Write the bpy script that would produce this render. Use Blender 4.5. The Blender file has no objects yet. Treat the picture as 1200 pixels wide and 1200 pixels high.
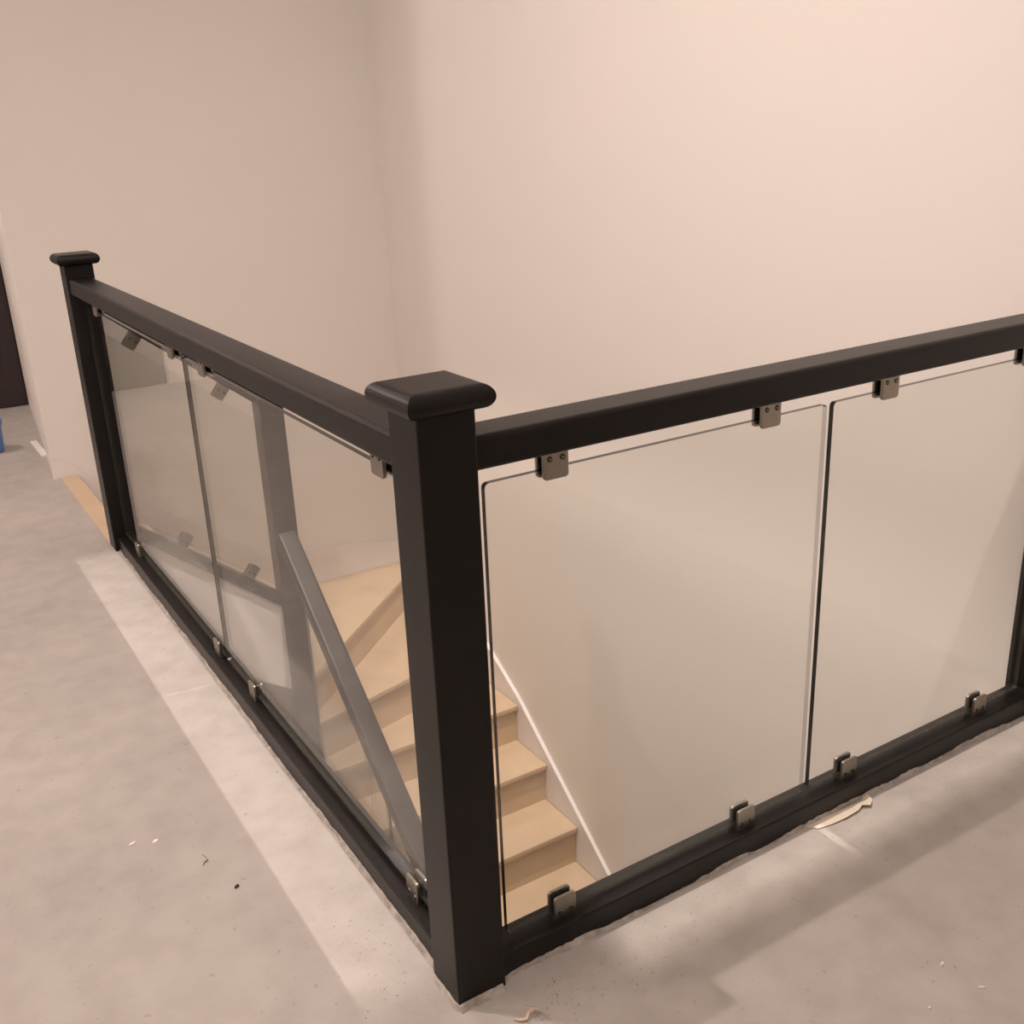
import bpy, bmesh, math, random
from mathutils import Vector, Matrix

random.seed(7)
C = bpy.context.scene.collection
scene = bpy.context.scene

# ------------------------------------------------------------------ camera
CAM = Vector((-0.6329, -1.2484, 1.3494))
yaw, pitch, roll = (math.radians(a) for a in (-31.2178, -19.9653, -2.4486))
fw = Vector((-math.cos(pitch) * math.sin(yaw), math.cos(pitch) * math.cos(yaw), math.sin(pitch)))
rt = Vector((math.cos(yaw), math.sin(yaw), 0))
up = rt.cross(fw)
rt2 = rt * math.cos(roll) + up * math.sin(roll)
up2 = up * math.cos(roll) - rt * math.sin(roll)
cam_data = bpy.data.cameras.new('camera')
cam_data.sensor_width = 36
cam_data.lens = 1223.14 / 1200 * 36
cam_data.clip_start = 0.02
cam = bpy.data.objects.new('camera', cam_data)
M = Matrix((rt2, up2, -fw)).transposed().to_4x4()
M.translation = CAM
cam.matrix_world = M
C.objects.link(cam)
scene.camera = cam

# ------------------------------------------------------------------ world, lamps, exposure
world = bpy.data.worlds.new('world')
scene.world = world
world.use_nodes = True
world.node_tree.nodes['Background'].inputs[0].default_value = (1.0, 0.88, 0.76, 1)
world.node_tree.nodes['Background'].inputs[1].default_value = 0.0
scene.view_settings.view_transform = 'Standard'
scene.view_settings.look = 'None'
scene.view_settings.gamma = 1
scene.view_settings.use_curve_mapping = False
scene.view_settings.exposure = 0.11
CEIL = 3.2
WARM = (1.0, 0.85, 0.79)
LAMPS = [  # x, y, z, watts, radius : small ceiling lamps (z at the ceiling) and unseen fill lamps added on stems
    (-0.507, 0.402, CEIL - 0.035, 150, 0.02, (1.2, 1.8, -0.8)),
    (-0.507, -0.508, CEIL - 0.035, 78, 0.02, (1.1, 1.0, -0.8)),
    (-1.6, 3.95, CEIL - 0.035, 92, 0.09),
    (-2.3, 1.0, 2.6, 47, 0.15),
    (-0.9, -2.7, 2.6, 24, 0.15),
]
HALL_FILL = (0.40, -1.7, -0.70, 5)     # unseen fill lamp added in the storey below to lift the stairwell wall
SHAFT_FILL = (0.829, 1.2, 4.2, 760)       # added unseen lamp, stands in for light reflected off the glass; lights stairs too


# ------------------------------------------------------------------ material helpers
def mat(name, col, rough=0.6, metal=0.0, var=0.0, vscale=3.0, bump=0.0, bscale=60.0, col2=None, spec=0.5, stretch=(1, 1, 1), detail=4):
    m = bpy.data.materials.new(name)
    m.use_nodes = True
    nt = m.node_tree
    b = nt.nodes['Principled BSDF']
    b.inputs['Base Color'].default_value = (*col, 1)
    b.inputs['Roughness'].default_value = rough
    b.inputs['Metallic'].default_value = metal
    b.inputs['Specular IOR Level'].default_value = spec
    tc = nt.nodes.new('ShaderNodeTexCoord')
    mp = nt.nodes.new('ShaderNodeMapping')
    mp.inputs['Scale'].default_value = stretch
    nt.links.new(tc.outputs['Object'], mp.inputs[0])
    if var or col2:
        n = nt.nodes.new('ShaderNodeTexNoise')
        n.inputs['Scale'].default_value = vscale
        n.inputs['Detail'].default_value = detail
        n.inputs['Roughness'].default_value = 0.6
        nt.links.new(mp.outputs[0], n.inputs['Vector'])
        r = nt.nodes.new('ShaderNodeValToRGB')
        c2 = col2 or tuple(c * (1 - var) for c in col)
        r.color_ramp.elements[0].position = 0.3
        r.color_ramp.elements[1].position = 0.7
        r.color_ramp.elements[0].color = (*c2, 1)
        r.color_ramp.elements[1].color = (*col, 1)
        nt.links.new(n.outputs[0], r.inputs[0])
        nt.links.new(r.outputs[0], b.inputs['Base Color'])
    if bump:
        n2 = nt.nodes.new('ShaderNodeTexNoise')
        n2.inputs['Scale'].default_value = bscale
        n2.inputs['Detail'].default_value = 5
        nt.links.new(mp.outputs[0], n2.inputs['Vector'])
        bp = nt.nodes.new('ShaderNodeBump')
        bp.inputs['Strength'].default_value = bump
        bp.inputs['Distance'].default_value = 0.004
        nt.links.new(n2.outputs[0], bp.inputs['Height'])
        nt.links.new(bp.outputs[0], b.inputs['Normal'])
    return m


def glass_mat():
    m = bpy.data.materials.new('clear_glass_face')
    m.use_nodes = True
    nt = m.node_tree
    for n in list(nt.nodes):
        nt.nodes.remove(n)
    out = nt.nodes.new('ShaderNodeOutputMaterial')
    mix = nt.nodes.new('ShaderNodeMixShader')
    tr = nt.nodes.new('ShaderNodeBsdfTransparent')
    tr.inputs[0].default_value = (0.965, 0.97, 0.955, 1)
    gl = nt.nodes.new('ShaderNodeBsdfGlossy')
    gl.inputs['Roughness'].default_value = 0.0
    lw = nt.nodes.new('ShaderNodeLayerWeight')
    lw.inputs[0].default_value = 0.5
    p = nt.nodes.new('ShaderNodeMath'); p.operation = 'POWER'; p.inputs[1].default_value = 5
    s = nt.nodes.new('ShaderNodeMath'); s.operation = 'MULTIPLY_ADD'; s.inputs[1].default_value = 0.955; s.inputs[2].default_value = 0.045
    nt.links.new(lw.outputs['Facing'], p.inputs[0])
    nt.links.new(p.outputs[0], s.inputs[0])
    nt.links.new(s.outputs[0], mix.inputs[0])
    nt.links.new(tr.outputs[0], mix.inputs[1])
    nt.links.new(gl.outputs[0], mix.inputs[2])
    nt.links.new(mix.outputs[0], out.inputs[0])
    return m


def floor_mat():
    m = mat('screed', (0.60, 0.535, 0.485), 0.75, bump=0.25, bscale=35)
    nt = m.node_tree
    b = nt.nodes['Principled BSDF']
    tc = [n for n in nt.nodes if n.type == 'TEX_COORD'][0]

    def noise(scale, detail, lo, hi, c0, c1):
        n = nt.nodes.new('ShaderNodeTexNoise')
        n.inputs['Scale'].default_value = scale
        n.inputs['Detail'].default_value = detail
        nt.links.new(tc.outputs['Object'], n.inputs['Vector'])
        r = nt.nodes.new('ShaderNodeValToRGB')
        r.color_ramp.elements[0].position = lo
        r.color_ramp.elements[1].position = hi
        r.color_ramp.elements[0].color = (*c0, 1)
        r.color_ramp.elements[1].color = (*c1, 1)
        nt.links.new(n.outputs[0], r.inputs[0])
        return r
    a = noise(2.2, 6, 0.32, 0.68, (0.40, 0.37, 0.34), (0.47, 0.435, 0.40))
    d = noise(14, 8, 0.35, 0.62, (0.90, 0.89, 0.88), (1, 1, 1))
    e = noise(70, 2, 0.25, 0.33, (0.80, 0.77, 0.74), (1, 1, 1))
    m1 = nt.nodes.new('ShaderNodeMix'); m1.data_type = 'RGBA'; m1.blend_type = 'MULTIPLY'; m1.inputs[0].default_value = 1
    m2 = nt.nodes.new('ShaderNodeMix'); m2.data_type = 'RGBA'; m2.blend_type = 'MULTIPLY'; m2.inputs[0].default_value = 1
    nt.links.new(a.outputs[0], m1.inputs[6]); nt.links.new(d.outputs[0], m1.inputs[7])
    nt.links.new(m1.outputs[2], m2.inputs[6]); nt.links.new(e.outputs[0], m2.inputs[7])
    nt.links.new(m2.outputs[2], b.inputs['Base Color'])
    return m


WALL = mat('wall_paint', (0.80, 0.755, 0.715), 0.7, col2=(0.785, 0.75, 0.70), vscale=1.3, bump=0.08, bscale=120)
CEILM = mat('ceiling_paint', (0.84, 0.80, 0.77), 0.8, var=0.02, bump=0.05)
FLOOR = floor_mat()
BLACK = mat('black_stain', (0.0066, 0.0048, 0.0044), 0.38, var=0.35, vscale=9, bump=0.02, bscale=160, spec=0.3)
WOOD = mat('raw_board', (0.62, 0.480, 0.330), 0.6, col2=(0.55, 0.415, 0.275), vscale=5, bump=0.05, bscale=80, stretch=(1, 1, 1))
WHITE = mat('white_primer', (0.82, 0.78, 0.76), 0.5, var=0.05, vscale=4)
METAL = mat('satin_nickel', (0.37, 0.34, 0.295), 0.36, metal=1.0, var=0.12, vscale=40)
DARKM = mat('dark_steel', (0.16, 0.145, 0.13), 0.4, metal=1.0, var=0.1, vscale=60)
RUBBER = mat('black_rubber', (0.012, 0.012, 0.011), 0.8, var=0.2, vscale=50)
GLASS = glass_mat()
EDGE = mat('glass_edge', (0.034, 0.035, 0.027), 0.12, var=0.3, vscale=8, spec=0.4)
EDGE_CLEAR = mat('polished_glass_edge', (0.10, 0.105, 0.08), 0.12, var=0.3, vscale=8, spec=0.4)
_nt = EDGE_CLEAR.node_tree
_mx = _nt.nodes.new('ShaderNodeMixShader'); _tr = _nt.nodes.new('ShaderNodeBsdfTransparent')
_mx.inputs[0].default_value = 0.62
_nt.links.new(_nt.nodes['Principled BSDF'].outputs[0], _mx.inputs[1]); _nt.links.new(_tr.outputs[0], _mx.inputs[2])
_nt.links.new(_mx.outputs[0], _nt.nodes['Material Output'].inputs[0])
PLASTER = mat('dry_filler', (0.50, 0.46, 0.41), 0.85, col2=(0.26, 0.23, 0.20), vscale=45, bump=0.5, bscale=120)
DIRT = mat('grit', (0.22, 0.17, 0.13), 0.9, col2=(0.36, 0.28, 0.22), vscale=25)
PAPER = mat('torn_card', (0.74, 0.65, 0.53), 0.7, var=0.1, vscale=20)
SHAVE = mat('wood_shaving', (0.66, 0.50, 0.37), 0.7, var=0.15, vscale=60)
CHIPW = mat('plaster_chip', (0.85, 0.78, 0.70), 0.8, var=0.1, vscale=60)
CHIPD = mat('dark_chip', (0.05, 0.035, 0.025), 0.8, var=0.3, vscale=60)
DOORM = mat('dark_door_paint', (0.030, 0.018, 0.020), 0.5, var=0.15, vscale=6)
BLUE = mat('blue_plastic', (0.10, 0.20, 0.48), 0.4, var=0.15, vscale=15)
BAFFLE = mat('black_baffle', (0.01, 0.01, 0.01), 0.9, var=0.2)
TRIMW = mat('white_enamel', (0.8, 0.8, 0.78), 0.4, var=0.03)


def emit(name, col, s):
    m = bpy.data.materials.new(name); m.use_nodes = True
    b = m.node_tree.nodes['Principled BSDF']
    b.inputs['Base Color'].default_value = (*col, 1)
    b.inputs['Emission Color'].default_value = (*col, 1)
    b.inputs['Emission Strength'].default_value = s
    return m


LENS = emit('lit_lens', (1, 0.85, 0.7), 6)


# ------------------------------------------------------------------ geometry helpers
def obj(name, bm, m, parent=None, smooth=False):
    bmesh.ops.recalc_face_normals(bm, faces=bm.faces[:])
    me = bpy.data.meshes.new(name)
    bm.to_mesh(me); bm.free()
    for mm in (m if isinstance(m, (list, tuple)) else [m]):
        me.materials.append(mm)
    if smooth:
        for p in me.polygons:
            p.use_smooth = True
    o = bpy.data.objects.new(name, me)
    C.objects.link(o)
    if parent:
        o.parent = parent
    return o


def tag(o, label=None, cat=None, group=None, kind=None):
    if label: o['label'] = label
    if cat: o['category'] = cat
    if group: o['group'] = group
    if kind: o['kind'] = kind
    return o


def thing(name, label, cat, loc=(0, 0, 0), group=None):
    o = bpy.data.objects.new(name, None)
    C.objects.link(o)
    o.location = loc
    o.empty_display_size = 0.1
    return tag(o, label, cat, group)


def local(o, parent):
    """keep world coordinates of a mesh modelled in place while parenting it to an Empty away from the origin"""
    o.parent = parent
    p, off = parent, Vector((0, 0, 0))
    while p:
        off += p.location
        p = p.parent
    for v in o.data.vertices:
        v.co -= off
    return o


def box(bm, a, b, bev=0.0, seg=2):
    x0, y0, z0 = a; x1, y1, z1 = b
    vs = [bm.verts.new((x, y, z)) for x in (x0, x1) for y in (y0, y1) for z in (z0, z1)]
    f = [(0, 1, 3, 2), (4, 6, 7, 5), (0, 4, 5, 1), (2, 3, 7, 6), (0, 2, 6, 4), (1, 5, 7, 3)]
    fs = [bm.faces.new([vs[i] for i in q]) for q in f]
    if bev:
        es = list({e for q in fs for e in q.edges})
        bmesh.ops.bevel(bm, geom=es, offset=bev, segments=seg, affect='EDGES', profile=0.6)
    return bm


def nb():
    return bmesh.new()


def prism(bm, pts, vec, bev=0.0, seg=2):
    """extrude the polygon pts (3-D, planar) along vec"""
    v0 = [bm.verts.new(p) for p in pts]
    v1 = [bm.verts.new(Vector(p) + Vector(vec)) for p in pts]
    n = len(pts)
    fs = [bm.faces.new(v0), bm.faces.new(v1[::-1])]
    for i in range(n):
        fs.append(bm.faces.new((v0[i], v0[(i + 1) % n], v1[(i + 1) % n], v1[i])))
    if bev:
        es = list({e for q in fs for e in q.edges})
        bmesh.ops.bevel(bm, geom=es, offset=bev, segments=seg, affect='EDGES', profile=0.6)
    return bm


def cyl(bm, c, axis, r, h, seg=16, r2=None):
    axis = Vector(axis).normalized()
    q = Vector((0, 0, 1)).rotation_difference(axis).to_matrix().to_4x4()
    mt = Matrix.Translation(Vector(c) + axis * (h / 2)) @ q
    bmesh.ops.create_cone(bm, cap_ends=True, segments=seg, radius1=r, radius2=r if r2 is None else r2, depth=h, matrix=mt)
    return bm


# ------------------------------------------------------------------ the setting
WA, WB, WX = 3.55, 1.626, -0.07        # back wall plane y, side wall plane x, free end of the back wall
XL, YN, YF = -3.2, -3.4, 5.16          # left wall, wall behind the photographer, far wall
LOW = -3.2

ed = 0.040
bm = nb()
poly = [(XL, YN), (WB, YN), (WB, ed), (ed, ed), (ed, 2.53), (-0.045, 2.53), (-0.045, WA), (WX, WA), (0.30, YF + 0.3), (XL, YF + 0.3)]
prism(bm, [(x, y, 0) for x, y in poly], (0, 0, -0.26))
tag(obj('floor', bm, FLOOR), kind='structure')

# ceiling with an added opening that shapes the shaft lamp's beam over the stairwell
sx, sy, sz, sw = SHAFT_FILL
k = (sz - CEIL) / sz
X = lambda f: sx + (f - sx) * k        # floor position -> position in the ceiling plane, seen from the added shaft lamp
Y = lambda f: sy + (f - sy) * k
ax0, ax1 = X(-0.245), X(1.665)
ay0, ay1 = Y(-0.135), Y(3.15)
gx = [XL, ax0, X(0.06), X(0.25), X(1.40), ax1, WB + .1]
gy = [YN, ay0, Y(0.06), Y(2.47), ay1, YF + .3]
hole = {(3, 1), (4, 1), (1, 2), (2, 2), (3, 2), (2, 3), (3, 3), (4, 2), (4, 3)}     # stepped opening cut to shape the added lamp's beam
bm = nb()
for i in range(6):
    for j in range(5):
        if (i, j) not in hole:
            box(bm, (gx[i], gy[j], CEIL), (gx[i + 1], gy[j + 1], CEIL + 0.12))
ceiling = tag(obj('ceiling', bm, CEILM), kind='structure')

bm = nb(); box(bm, (WB, YN, LOW), (WB + 0.12, WA + 0.12, CEIL)); tag(obj('wall_right', bm, WALL), kind='structure')
bm = nb()
prism(bm, [(WX, WA, LOW), (WB, WA, LOW), (WB, WA + 0.12, LOW), (WX + 0.13, WA + 0.12, LOW), (0.19, YF, LOW), (0.065, YF, LOW)], (0, 0, CEIL - LOW))
tag(obj('wall_back', bm, WALL), kind='structure')
bm = nb(); box(bm, (XL - .12, YN, 0), (XL, YF + .3, CEIL)); tag(obj('wall_left', bm, WALL), kind='structure')
bm = nb(); box(bm, (XL, YN - .12, 0), (WB, YN, CEIL)); tag(obj('wall_front', bm, WALL), kind='structure')
# far wall with the doorway that the dark door fills
bm = nb()
box(bm, (XL, YF, 0), (-0.86, YF + .12, CEIL)); box(bm, (-0.86, YF, 2.12), (0.065, YF + .12, CEIL))
tag(obj('wall_far', bm, WALL), kind='structure')
# walls of the storey below, under the landing
bm = nb(); box(bm, (-0.20, YN, LOW), (-0.10, WA, -0.27)); tag(obj('wall_stairwell_left', bm, WALL), kind='structure')
bm = nb(); box(bm, (-0.10, YN - .1, LOW), (WB, YN, -0.27)); tag(obj('wall_stairwell_front', bm, WALL), kind='structure')
bm = nb(); box(bm, (-0.10, YN, LOW - 0.1), (WB + .12, WA + .12, LOW)); tag(obj('floor_lower', bm, FLOOR), kind='structure')

# dark door
door = obj('door_1', box(nb(), (-0.855, YF + 0.01, 0.004), (0.062, YF + 0.05, 2.115), 0.003), DOORM)
tag(door, kind='structure')
for z0, z1 in ((0.22, 0.95), (1.10, 1.95)):
    for x0, x1 in ((-0.76, -0.45), (-0.35, -0.04)):
        b2 = nb(); box(b2, (x0, YF - 0.002, z0), (x1, YF + 0.012, z1), 0.006); obj('door_panel', b2, DOORM, door)
b2 = nb(); cyl(b2, (-0.79, YF + 0.012, 1.02), (0, -1, 0), 0.026, 0.012); cyl(b2, (-0.79, YF, 1.02), (0, -1, 0), 0.010, 0.05)
box(b2, (-0.80, YF - 0.058, 1.01), (-0.67, YF - 0.04, 1.03), 0.005); obj('door_handle', b2, METAL, door)

# ------------------------------------------------------------------ ceiling lamps, added fill lamps
where = ['above the corner post of the black balustrade', 'over the floor in front of the shorter glass run', 'in front of the dark door', 'over the open floor near the left wall', 'over the floor by the entrance wall']
for (x, y, z, w, r, *aim), wh in zip(LAMPS, where):
    small = z > CEIL - 0.1
    t = thing('ceiling_lamp' if small else 'stem_fill_lamp', ('small round white ceiling lamp ' if small else 'added fill lamp on a stem ') + wh, 'lamp', (x, y, CEIL), 'ceiling lamps' if small else 'fill lamps')
    b2 = nb(); cyl(b2, (0, 0, -0.0002), (0, 0, -1), 0.058, 0.012, 32, 0.050); obj('ceiling_rose', b2, TRIMW, t)
    if small:
        b2 = nb(); cyl(b2, (0, 0, -0.0125), (0, 0, -1), 0.016, 0.004, 20); obj('lens', b2, LENS, t)
    else:
        b2 = nb(); cyl(b2, (0, 0, -0.012), (0, 0, -1), 0.006, CEIL - z - r - 0.03, 12); obj('stem', b2, TRIMW, t)
    ld = bpy.data.lights.new('lamp', 'SPOT' if aim else 'POINT')
    ld.energy = w; ld.color = WARM; ld.shadow_soft_size = r
    lo = bpy.data.objects.new('lamp', ld); C.objects.link(lo)
    lo.parent = t; lo.location = (0, 0, z - CEIL)
    if aim:                                            # adjustable spots turned towards the stairwell
        ld.spot_size = math.radians(114); ld.spot_blend = 1.0
        lo.rotation_euler = (Vector(aim[0]) - Vector((x, y, z))).to_track_quat('-Z', 'Y').to_euler()

b2 = nb()
for a, b in (((ax0 - .25, ay0 - .25, CEIL + .12), (ax0 - .24, ay1 + .25, sz + .1)), ((ax1 + .25, ay0 - .25, CEIL + .12), (ax1 + .26, ay1 + .25, sz + .1)),
             ((ax0 - .25, ay0 - .26, CEIL + .12), (ax1 + .26, ay0 - .25, sz + .1)), ((ax0 - .25, ay1 + .25, CEIL + .12), (ax1 + .26, ay1 + .26, sz + .1)),
             ((ax0 - .25, ay0 - .26, sz + .1), (ax1 + .26, ay1 + .26, sz + .11))):
    box(b2, a, b)
obj('fill_light_shaft', b2, BAFFLE, ceiling)  # added black housing, keeps the fill beam to its opening
b2 = nb(); cyl(b2, (sx, sy, sz + 0.03), (0, 0, 1), 0.03, 0.07, 16); obj('fill_lamp_holder', b2, BAFFLE, ceiling)
ld = bpy.data.lights.new('shaft_fill_lamp', 'SPOT'); ld.energy = sw; ld.color = WARM; ld.shadow_soft_size = 0.014
ld.spot_size = math.radians(80); ld.spot_blend = 0.2
lo = bpy.data.objects.new('shaft_fill_lamp', ld); C.objects.link(lo); lo.parent = ceiling
lo.location = (sx, sy, sz)
ld = bpy.data.lights.new('hall_fill_lamp', 'POINT'); ld.energy = HALL_FILL[3]; ld.color = WARM; ld.shadow_soft_size = 0.2
lo = bpy.data.objects.new('hall_fill_lamp', ld); C.objects.link(lo); lo.location = HALL_FILL[:3]  # added fill, no fixture modelled

# ------------------------------------------------------------------ staircase
st = thing('staircase', 'raw pale wooden winder staircase descending inside the stairwell', 'staircase', (0.0, WA - 0.5, 0))
RISE = 0.2


def tread(pts, z):
    b = nb(); prism(b, [(x, y, z) for x, y in pts], (0, 0, -0.028), 0.007, 3)
    return local(obj('tread', b, WOOD), st)


def riser(p, q, ztop, zbot, th=0.016):
    p, q = Vector(p), Vector(q)
    d = (q - p).normalized(); n = Vector((-d.y, d.x))
    b = nb(); prism(b, [(p.x, p.y, zbot), (q.x, q.y, zbot), (q.x + n.x * th, q.y + n.y * th, zbot), (p.x + n.x * th, p.y + n.y * th, zbot)], (0, 0, ztop - zbot))
    return local(obj('riser', b, WOOD), st)


yi, yo = 2.551, WA - 0.02
xi, xo = 0.632, WB - 0.02
b = nb(); box(b, (-0.045, yi, -0.028), (0.03, WA - 0.02, 0.004), 0.008, 3); tag(local(obj('landing_nosing', b, WOOD), st), 'pale wooden nosing along the floor edge')
nx = [0.03, 0.235, 0.44, 0.645]
for i in range(1, 4):
    riser((nx[i - 1] - 0.02, yi), (nx[i - 1] - 0.02, yo), -RISE * (i - 1) - 0.026, -RISE * i)
    tread([(nx[i - 1] - 0.03, yi), (nx[i], yi), (nx[i], yo), (nx[i - 1] - 0.03, yo)], -RISE * i)
# two winders round the inner post
riser((0.63, 2.56), (0.63, yo), -0.626, -0.8)
dg = lambda x: 2.821 + 0.914 * (x - 0.913)
tread([(0.625, dg(0.625)), (xo, dg(xo)), (xo, yo), (0.625, yo)], -0.8)
riser((0.64, dg(0.64) + 0.025), (xo, dg(xo) + 0.025), -0.826, -1.0)
nk = lambda x: 2.617 + 0.252 * (x - 0.911)
tread([(xi, nk(xi)), (xo, nk(xo)), (xo, dg(xo) + 0.035), (xi, dg(xi) + 0.03)], -1.0)
riser((0.64, nk(0.64) + 0.02), (xo, nk(xo) + 0.02), -1.026, -1.2)
ny = lambda k: 2.465 - 0.237 * (k - 6)
tread([(xi, ny(6)), (xo, ny(6)), (xo, nk(xo) + 0.03), (xi, nk(xi) + 0.03)], -1.2)
for k in range(7, 15):
    riser((xi, ny(k - 1) + 0.02), (xo, ny(k - 1) + 0.02), -RISE * (k - 1) - 0.026, -RISE * k)
    tread([(xi, ny(k)), (xo, ny(k)), (xo, ny(k - 1) + 0.03), (xi, ny(k - 1) + 0.03)], -RISE * k)
# white skirting boards against the walls
b = nb()
top = [(-0.074, 0.0), (-0.074, 0.105), (-0.02, 0.075), (0.66, -0.475), (0.92, -0.60), (1.24, -0.63), (WB, -0.70)]
bot = [(WB, -1.15), (0.66, -1.0), (0.3, -0.55), (-0.03, -0.27), (-0.03, 0.0)]
prism(b, [(x, WA - 0.018, z) for x, z in top + bot], (0, 0.0175, 0), 0.002, 1)
tag(obj('baseboard_back', b, WHITE), kind='structure')
b = nb()
top = [(WA - 0.02, -0.70), (3.05, -0.84), (2.74, -1.005), (2.474, -1.165), (1.755, -1.735), (0.10, -3.04)]
bot = [(0.10, LOW), (0.9, LOW), (WA - 0.02, -1.7)]
prism(b, [(WB - 0.018, y, z) for y, z in top + bot], (0.0175, 0, 0), 0.002, 1)
tag(obj('baseboard_right', b, WHITE), kind='structure')
# inner strings
b = nb()
up_rail = lambda x: 0.077 - 0.81 * x         # centre line of the sloping base rail of the upper flight
prism(b, [(0.046, 2.483, up_rail(0.046) - 0.0265), (0.539, 2.483, up_rail(0.539) - 0.0265), (0.539, 2.483, -0.768), (0.046, 2.483, -0.44)], (0, 0.034, 0), 0.002, 1)
tag(local(obj('stringer', b, WHITE), st), 'white stair string under the sloping base rail')
lo_rail = lambda y: -1.20 - 0.83 * (2.42 - y)  # lower flight base rail centre line
b = nb()
prism(b, [(0.568, 2.45, lo_rail(2.45) - 0.0265), (0.568, 0.45, lo_rail(0.45) - 0.0265), (0.568, 0.45, LOW), (0.568, 2.45, LOW)], (0.034, 0, 0), 0.002, 1)
tag(local(obj('stringer', b, WHITE), st), 'white stair string of the lower flight')

# ------------------------------------------------------------------ balustrades
H = 0.045
bal = thing('balustrade', 'black corner balustrade with clear glass panels edging the landing floor', 'balustrade', (0, 0, 0))
sbal = thing('stair_balustrade', 'black sloping stair balustrade beyond the glass, following the flight down', 'balustrade', (0.585, 2.5, 0))


def newel(x, y, z0, z1, par):
    n = nb(); box(n, (x - H, y - H, z0), (x + H, y + H, z1), 0.003, 2)
    o = local(obj('newel_post', n, BLACK), par)
    # cap: a square board with a full bullnose edge, mitred at the corners
    c = nb()
    r = 0.0178; f = 0.049; zc = z1 + r
    prof = [(f + r * math.sin(math.pi * i / 12), zc + r * math.cos(math.pi * i / 12)) for i in range(13)]
    rings = []
    for d, z in prof:
        rings.append([c.verts.new((x + sx_ * d, y + sy_ * d, z)) for sx_, sy_ in ((-1, -1), (1, -1), (1, 1), (-1, 1))])
    c.faces.new(rings[0]); c.faces.new(rings[-1][::-1])
    for a, b in zip(rings, rings[1:]):
        for i in range(4):
            c.faces.new((a[i], a[(i + 1) % 4], b[(i + 1) % 4], b[i]))
    cap = obj('post_cap', c, BLACK)
    cap.parent = o
    off = par.location
    for v in cap.data.vertices:
        v.co -= off
    return o


LN, WN = 2.5036, 1.576
ZR, TR, YR = 0.9575, 0.0505, 0.0383
ZB, YB = 0.050, 0.031
newel(0, 0, 0, 1.0, bal)
newel(0, LN, 0, 1.0, bal)
newel(WN, 0, 0, 1.0, bal)


def bar(name, p, q, hw, prof, m, par):
    """sweep a profile (lateral, vertical) from p to q; ends cut plumb"""
    p, q = Vector(p), Vector(q)
    d = (q - p); d2 = Vector((d.x, d.y, 0)).normalized(); s = Vector((-d2.y, d2.x, 0))
    b = nb()
    A = [b.verts.new(p + s * u + Vector((0, 0, v))) for u, v in prof]
    B = [b.verts.new(q + s * u + Vector((0, 0, v))) for u, v in prof]
    n = len(prof)
    b.faces.new(A); b.faces.new(B[::-1])
    for i in range(n):
        b.faces.new((A[i], A[(i + 1) % n], B[(i + 1) % n], B[i]))
    o = obj(name, b, m)
    return local(o, par)


def rprof(hw, v0, v1, rt_, rb_, seg=4):
    """rectangle with rounded top (rt_) and bottom (rb_) corners"""
    out = []
    for cx, cz, r, a0 in ((hw - rt_, v1 - rt_, rt_, 0), (-hw + rt_, v1 - rt_, rt_, 90), (-hw + rb_, v0 + rb_, rb_, 180), (hw - rb_, v0 + rb_, rb_, 270)):
        for i in range(seg + 1):
            a = math.radians(a0 + 90 * i / seg)
            out.append((cx + r * math.cos(a), cz + r * math.sin(a)))
    return out


hand = rprof(YR, -TR, 0, 0.009, 0.006)
base = rprof(YB, 0, ZB, 0.004, 0.002)
bar('handrail', (0, H, ZR), (0, LN - H, ZR), YR, hand, BLACK, bal)
bar('handrail', (H, 0, ZR), (WN - H, 0, ZR), YR, hand, BLACK, bal)
bar('base_rail', (0, H, 0), (0, LN - H, 0), YB, base, BLACK, bal)
bar('base_rail', (H, 0, 0), (WN - H, 0, 0), YB, base, BLACK, bal)


def glass(o3, u, w, par, T=0.010, corner=0.008, shear=0.0, h=None, clear=True):
    """glass sheet standing on point o3, running along horizontal unit vector u for length w and height h, sheared down by shear per metre"""
    u = Vector(u); n = Vector((-u.y, u.x, 0)); o3 = Vector(o3)
    pts = []
    for cx, cz, a0 in ((w - corner, corner, 270), (w - corner, h - corner, 0), (corner, h - corner, 90), (corner, corner, 180)):
        for i in range(5):
            a = math.radians(a0 + 90 * i / 4)
            x, z = cx + corner * math.cos(a), cz + corner * math.sin(a)
            pts.append(o3 + u * x + Vector((0, 0, z + shear * x)))
    b = nb()
    f0 = [b.verts.new(p - n * T / 2) for p in pts]
    f1 = [b.verts.new(p + n * T / 2) for p in pts]
    b.faces.new(f0).material_index = 0
    b.faces.new(f1[::-1]).material_index = 0
    m = len(pts)
    for i in range(m):
        b.faces.new((f0[i], f0[(i + 1) % m], f1[(i + 1) % m], f1[i])).material_index = 2 if clear and (i in (3, 4, 5) or i < 2) else 1
    return local(obj('glass_panel', b, [GLASS, EDGE, EDGE_CLEAR]), par)


GZ0, GZ1 = 0.064, 0.874
glass((0.076, 0, GZ0), (1, 0, 0), 0.784 - 0.076, bal, h=GZ1 - GZ0)
glass((0.801, 0, GZ0), (1, 0, 0), 1.499 - 0.801, bal, h=GZ1 - GZ0)
glass((0, 0.072, GZ0), (0, 1, 0), 1.280 - 0.072, bal, h=GZ1 - GZ0, clear=False)
glass((0, 1.2855, GZ0), (0, 1, 0), 2.440 - 1.2855, bal, h=GZ1 - GZ0, clear=False)


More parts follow.
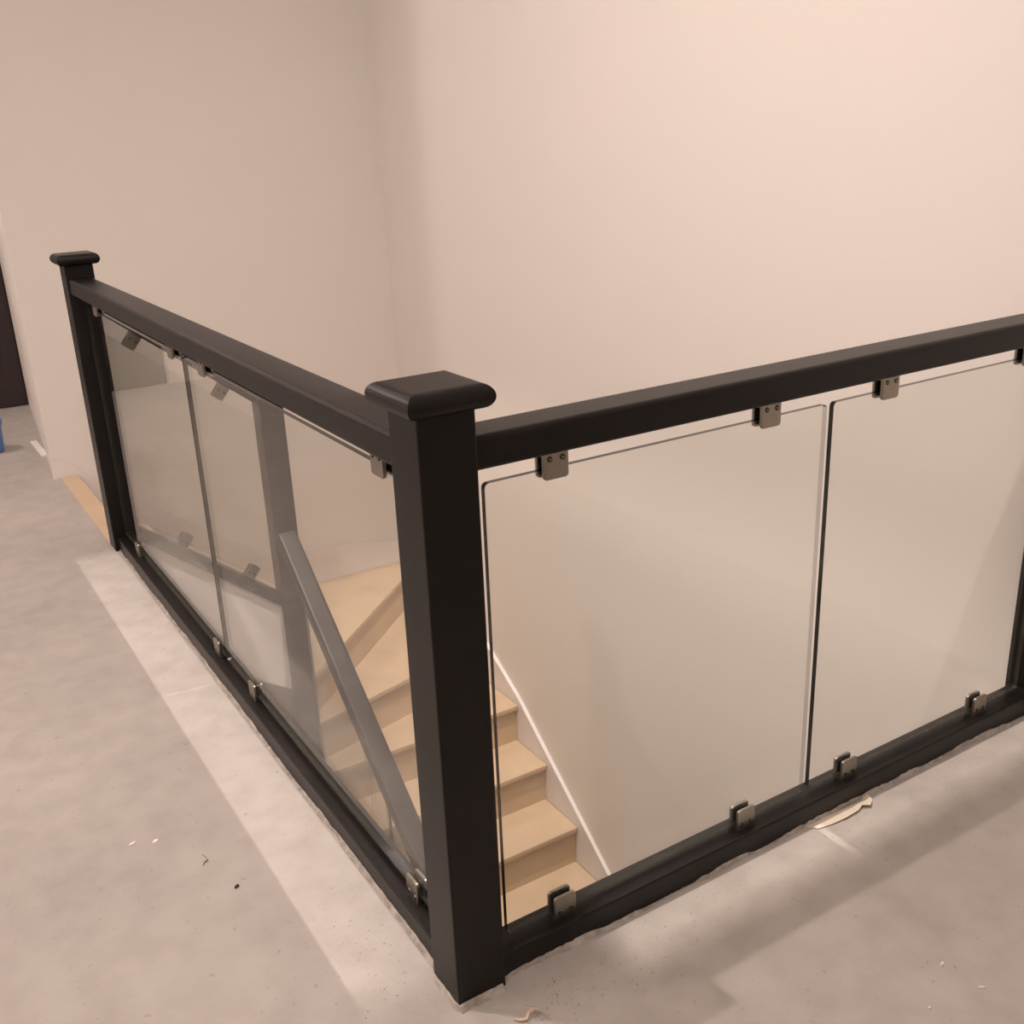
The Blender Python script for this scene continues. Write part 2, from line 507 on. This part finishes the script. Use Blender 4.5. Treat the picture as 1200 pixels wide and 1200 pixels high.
def clip_mesh():
    """U-shaped square glass clamp: two plates with rounded corners joined by a web at the bottom (z = 0), glass slot along local x"""
    b = nb()
    w, hgt, t, gap = 0.0225, 0.054, 0.006, 0.0125
    r = 0.006
    for s in (-1, 1):
        pts = [(-w, 0), (w, 0)]
        for cx, cz, a0 in ((w - r, hgt - r, 0), (-w + r, hgt - r, 90)):
            for i in range(5):
                a = math.radians(a0 + 22.5 * i)
                pts.append((cx + r * math.cos(a), cz + r * math.sin(a)))
        y0 = s * gap / 2
        prism(b, [(x, y0, z) for x, z in pts], (0, s * t, 0), 0.0012, 2)
    box(b, (-w, -gap / 2 - 0.0005, 0.0), (w, gap / 2 + 0.0005, 0.017))
    return b


b = clip_mesh()
bmesh.ops.recalc_face_normals(b, faces=b.faces[:])
me_clip = bpy.data.meshes.new('glass_clip'); b.to_mesh(me_clip); b.free(); me_clip.materials.append(METAL)
b = nb()
cyl(b, (0, 0, 0), (0, -1, 0), 0.0050, 0.0013, 16, 0.0043)
b.faces.ensure_lookup_table()
cyl(b, (0, -0.0013, 0), (0, -1, 0), 0.0022, 0.0004, 6)
for f in b.faces:
    f.material_index = 0
for f in list(b.faces)[-8:]:
    f.material_index = 1
bmesh.ops.recalc_face_normals(b, faces=b.faces[:])
me_screw = bpy.data.meshes.new('clip_screw'); b.to_mesh(me_screw); b.free(); me_screw.materials.append(METAL); me_screw.materials.append(RUBBER)
b = nb()
for s in (-1, 1):
    box(b, (-0.019, s * 0.0052 - 0.0009, 0.013), (0.019, s * 0.0052 + 0.0009, 0.049))
me_gasket = bpy.data.meshes.new('clip_gasket'); b.to_mesh(me_gasket); b.free(); me_gasket.materials.append(RUBBER)


def clip(p, ang, upside, par, tilt=0.0):
    """clip with its root at p; slot along direction ang; upside hangs from the handrail"""
    o = bpy.data.objects.new('glass_clip', me_clip); C.objects.link(o)
    o.parent = par
    o.location = Vector(p) - par.location
    rot = Matrix.Rotation(ang, 3, 'Z') @ Matrix.Rotation(tilt, 3, 'Y')
    if upside:
        rot = rot @ Matrix.Rotation(math.pi, 3, 'X') @ Matrix.Rotation(math.pi, 3, 'Z')
    o.rotation_euler = rot.to_euler()
    g = bpy.data.objects.new('clip_gasket', me_gasket); C.objects.link(g); g.parent = o
    for sx_ in (-0.0115, 0.0115):
        for s in (-1, 1):
            sc = bpy.data.objects.new('clip_screw', me_screw); C.objects.link(sc); sc.parent = o
            sc.location = (sx_, s * 0.0122, 0.0215)
            if s > 0:
                sc.rotation_euler = (0, 0, math.pi)
    return o


zc_t = ZR - TR + 0.006
for x in (0.197, 0.640, 0.943, 1.372):
    clip((x, 0, zc_t), 0, True, bal)
for x in (0.192, 0.622, 0.915, 1.350):
    clip((x, 0, ZB - 0.010), 0, False, bal)
for y in (0.172, 1.110, 1.372, 2.255):
    clip((0, y, zc_t), math.pi / 2, True, bal)
for y in (0.182, 1.060, 1.350, 2.240):
    clip((0, y, ZB - 0.010), math.pi / 2, False, bal)

# stair balustrade: inner post, two sloping handrails and base rails with glass between
IX, IY = 0.585, 2.5
newel(IX, IY, -1.45, 0.525, sbal)
SU, SL = -0.80, -0.83
hu = lambda x: 0.93 + SU * x                 # top of the upper handrail at x
bar('handrail', (H, IY, hu(H)), (IX - H, IY, hu(IX - H)), YR, rprof(YR, -0.062, 0, 0.012, 0.006), BLACK, sbal)
bar('base_rail', (H, IY, up_rail(H) - 0.025), (IX - H, IY, up_rail(IX - H) - 0.025), YB, rprof(YB, 0, 0.055, 0.008, 0.002), BLACK, sbal)
hl = lambda y: -0.095 + SL * (2.43 - y)
bar('handrail', (IX, IY - H, hl(IY - H)), (IX, 0.35, hl(0.35)), YR, rprof(YR, -0.066, 0, 0.012, 0.006), BLACK, sbal)
bar('base_rail', (IX, IY - H, lo_rail(IY - H) - 0.025), (IX, 0.35, lo_rail(0.35) - 0.025), YB, rprof(YB, 0, 0.055, 0.008, 0.002), BLACK, sbal)
newel(IX, 0.35 - H, LOW, -1.65, sbal)
glass((0.0465, IY, up_rail(0.0465) + 0.05), (1, 0, 0), IX - H - 0.002 - 0.0465, sbal, shear=SU, h=0.68)
for ya, yb in ((2.43, 1.712), (1.694, 1.05), (1.032, 0.42)):
    glass((IX, ya, lo_rail(ya) + 0.045), (0, -1, 0), ya - yb, sbal, shear=SL, h=0.955)
for x in (0.15, 0.43):
    clip((x, IY, hu(x) - 0.062), 0, True, sbal, math.atan(-SU))
for x in (0.19, 0.424):
    clip((x, IY, up_rail(x) + 0.028), 0, False, sbal, math.atan(-SU))
for y in (2.28, 1.85, 1.52, 1.20):
    clip((IX, y, hl(y) - 0.066), -math.pi / 2, True, sbal, math.atan(-SL))
    clip((IX, y, lo_rail(y) + 0.028), -math.pi / 2, False, sbal, math.atan(-SL))

# ------------------------------------------------------------------ dry filler along the foot of the balustrade
def bead(name, path, label, seed, k=1.0):
    """ragged low ridge of dry filler that follows a path on the floor"""
    rnd = random.Random(seed)
    b = nb()
    pts = []
    for (x0, y0), (x1, y1) in zip(path, path[1:]):
        L = math.hypot(x1 - x0, y1 - y0); n = max(2, int(L / 0.007))
        for i in range(n):
            f = i / n
            pts.append((x0 + (x1 - x0) * f, y0 + (y1 - y0) * f, (x1 - x0) / L, (y1 - y0) / L))
    prev = None
    w = 0.007; hh = 0.004
    for x, y, dx, dy in pts:
        w = min(0.015, max(0.0025, w + rnd.uniform(-0.0032, 0.0032)))
        hh = min(0.011, max(0.001, hh + rnd.uniform(-0.0025, 0.0025)))
        nx_, ny_ = dy, -dx
        ring = [b.verts.new((x + nx_ * 0.0003, y + ny_ * 0.0003, hh)),
                b.verts.new((x + nx_ * w * 0.45 * k, y + ny_ * w * 0.45 * k, hh * rnd.uniform(0.6, 1.0))),
                b.verts.new((x + nx_ * w * k, y + ny_ * w * k, 0.0004)), b.verts.new((x + nx_ * 0.0003, y + ny_ * 0.0003, 0.0004))]
        if prev:
            for i in range(4):
                b.faces.new((prev[i], prev[(i + 1) % 4], ring[(i + 1) % 4], ring[i]))
        prev = ring
    o = obj(name, b, PLASTER)
    return tag(o, label, 'filler')


bead('filler_bead', [(-YB, LN - H), (-YB, H)], 'ragged dry filler ridge along the foot of the longer glass run', 1, 0.55)
bead('filler_bead', [(-H, H), (-H, -H - 0.001), (H, -H - 0.001)], 'ragged dry filler ridge around the foot of the corner post', 2, 0.75)
bead('filler_bead', [(H, -YB), (WN - H, -YB)], 'ragged dry filler ridge along the foot of the shorter glass run', 3, 0.55)


# ------------------------------------------------------------------ scraps on the floor
def sheet(name, pts, thick, m, label, cat, zf=None, group=None):
    b = nb()
    lo = [b.verts.new((x, y, 0.001 + (z or 0))) for x, y, z in pts]
    hi = [b.verts.new((x, y, 0.001 + (z or 0) + thick)) for x, y, z in pts]
    b.faces.new(lo); b.faces.new(hi[::-1])
    n = len(pts)
    for i in range(n):
        b.faces.new((lo[i], lo[(i + 1) % n], hi[(i + 1) % n], hi[i]))
    bmesh.ops.triangulate(b, faces=[f for f in b.faces if len(f.verts) > 4])
    return tag(obj(name, b, m), label, cat, group)


def fp(u, v):
    """photo pixel -> point on the floor"""
    d = fw + rt2 * ((u - 600) / 1223.14) - up2 * ((v - 600) / 1223.14)
    t_ = -CAM.z / d.z
    return CAM + d * t_


def pix(lst, lift=0.0):
    return [(*fp(u, v).xy, lift) for u, v in lst]


sheet('card_scrap', [(*fp(u, v).xy, z) for u, v, z in ((941, 969, 0), (959, 972, 0), (975, 967, 0.001), (992, 960, 0.003), (1006, 952, 0.004), (1010, 947, 0.006), (1020, 947, 0.006), (1022, 940, 0.004), (1018, 934, 0.003), (1012, 931, 0.0), (1010, 939, 0), (1000, 944, 0))],
      0.0012, PAPER, 'torn cream card strip lying against the base rail', 'scrap')


def ribbon(name, pts, w, m, label, cat):
    b = nb(); prev = None
    for i, (u, v, z) in enumerate(pts):
        p = fp(u, v)
        ww = w * (0.6 + 0.4 * math.sin(math.pi * (i + 0.5) / len(pts)))
        r = [b.verts.new((p.x, p.y - ww / 2, 0.001 + z)), b.verts.new((p.x, p.y + ww / 2, 0.001 + z)),
             b.verts.new((p.x, p.y + ww / 2, 0.0025 + z)), b.verts.new((p.x, p.y - ww / 2, 0.0025 + z))]
        if prev:
            for j in range(4):
                b.faces.new((prev[j], prev[(j + 1) % 4], r[(j + 1) % 4], r[j]))
        else:
            b.faces.new(r)
        prev = r
    b.faces.new(prev[::-1])
    return tag(obj(name, b, m), label, cat)


ribbon('wood_shaving', [(602, 1196, 0.001), (609, 1197.5, 0.002), (617, 1197, 0.004), (620, 1191, 0.008), (626, 1188, 0.009), (633, 1188, 0.006), (639, 1192, 0.002), (645, 1195, 0)], 0.006, SHAVE, 'curled pale wood shaving on the floor by the corner post', 'shaving')


def chip(u, v, l, w, h, ang, m, label, name='chip'):
    p = fp(u, v)
    b = nb(); rnd = random.Random(int(u * 7 + v))
    pts = []
    for i in range(7):
        a = 2 * math.pi * i / 7
        pts.append((0.5 * l * math.cos(a) * rnd.uniform(0.75, 1.1), 0.5 * w * math.sin(a) * rnd.uniform(0.7, 1.15), 0))
    prism(b, pts, (0, 0, h))
    for vtx in b.verts:
        if vtx.co.z > h * 0.5:
            vtx.co.z *= rnd.uniform(0.5, 1.2); vtx.co.xy *= 0.75
    o = obj(name, b, m)
    o.location = (p.x, p.y, 0.0012); o.rotation_euler = (0, 0, ang)
    return tag(o, label, 'debris')


chip(278, 1040, 0.013, 0.006, 0.005, 0.35, CHIPD, 'small dark brown chip on the bare floor beside the longer glass run')
chip(1104, 1132, 0.010, 0.006, 0.006, -0.3, CHIPW, 'small white plaster crumb on the floor before the shorter glass run', 'crumb')
chip(1150, 1158, 0.015, 0.004, 0.003, -0.75, CHIPW, 'pale curved plaster sliver on the floor before the shorter glass run', 'sliver')
chip(1089, 1182, 0.007, 0.004, 0.003, 0.6, CHIPW, 'tiny pale plaster flake on the floor beside the curved plaster sliver', 'flake')
ribbon('thread', [(237, 1002, 0), (241, 1006, 0.002), (244, 1009, 0.001), (240, 1011, 0), (238, 1015, 0)], 0.0016, CHIPD, 'short dark bent fibre on the floor near the brown chip', 'fibre')
chip(155, 989, 0.018, 0.010, 0.0008, 0.5, CHIPW, 'pale paint drip on the bare floor, the one farther from the dark fibre', 'paint_drip')['group'] = 'pair of paint drips'
chip(182, 986, 0.018, 0.010, 0.0008, 0.6, CHIPW, 'pale paint drip on the bare floor, the one closer to the dark fibre', 'paint_drip')['group'] = 'pair of paint drips'

# grit swept against the balustrade: too small to count
b = nb(); rnd = random.Random(11)


def grit(x, y, s):
    n = rnd.choice((3, 4, 5)); a0 = rnd.uniform(0, 6.28); e = rnd.uniform(0.35, 1)
    ring = [b.verts.new((x + s * math.cos(a0 + 6.283 * i / n), y + s * e * math.sin(a0 + 6.283 * i / n), 0.0006)) for i in range(n)]
    t_ = b.verts.new((x, y, 0.0006 + s * rnd.uniform(0.3, 0.8)))
    for i in range(n):
        b.faces.new((ring[i], ring[(i + 1) % n], t_))
    b.faces.new(ring[::-1])


for i in range(230):
    grit(rnd.uniform(0.06, 1.4), -0.055 - abs(rnd.gauss(0, 0.07)), rnd.uniform(0.0005, 0.0017))
for i in range(110):
    grit(rnd.gauss(0.10, 0.07), -0.08 - abs(rnd.gauss(0, 0.05)), rnd.uniform(0.0005, 0.0019))
for i in range(110):
    grit(-0.065 - abs(rnd.gauss(0, 0.10)), rnd.uniform(-0.12, 0.35), rnd.uniform(0.0005, 0.0018))
for i in range(60):
    grit(-0.06 - abs(rnd.gauss(0, 0.25)), rnd.uniform(0.3, 2.3), rnd.uniform(0.0006, 0.0018))
tag(obj('floor_grit', b, DIRT), 'fine dark grit and sawdust scattered along the foot of the balustrade', 'grit', kind='stuff')

# white offcut by the free end of the back wall
p, q = fp(44, 519), fp(58, 535)
b = nb()
d = (q - p).normalized(); n_ = Vector((-d.y, d.x, 0)) * 0.016
prism(b, [p + n_, q + n_, q - n_, p - n_], (0, 0, 0.014), 0.002, 1)
for v in b.verts: v.co.z += 0.0006
o = obj('board_offcut', b, WHITE); o.location.x -= 0.018
tag(o, 'short white board offcut on the floor at the free end of the back wall', 'offcut')

# blue container near the dark door
p = fp(-9, 530)
t = thing('plastic_tub', 'small blue plastic tub standing on the floor before the dark door', 'tub', (p.x, p.y, 0.0006))
b = nb(); n = 28
prof = [(0.0, 0.0), (0.052, 0.0), (0.056, 0.004), (0.064, 0.13), (0.068, 0.131), (0.068, 0.14), (0.0, 0.14)]
rings = [[b.verts.new((r * math.cos(6.28318 * i / n), r * math.sin(6.28318 * i / n), z)) for i in range(n)] for r, z in prof if r > 0]
for a, c in zip(rings, rings[1:]):
    for i in range(n): b.faces.new((a[i], a[(i + 1) % n], c[(i + 1) % n], c[i]))
b.faces.new(rings[0][::-1]); b.faces.new(rings[-1])
obj('tub_body', b, BLUE, t)
b = nb(); cyl(b, (0, 0, 0.1405), (0, 0, 1), 0.070, 0.016, 28); obj('tub_lid', b, BLUE, t)
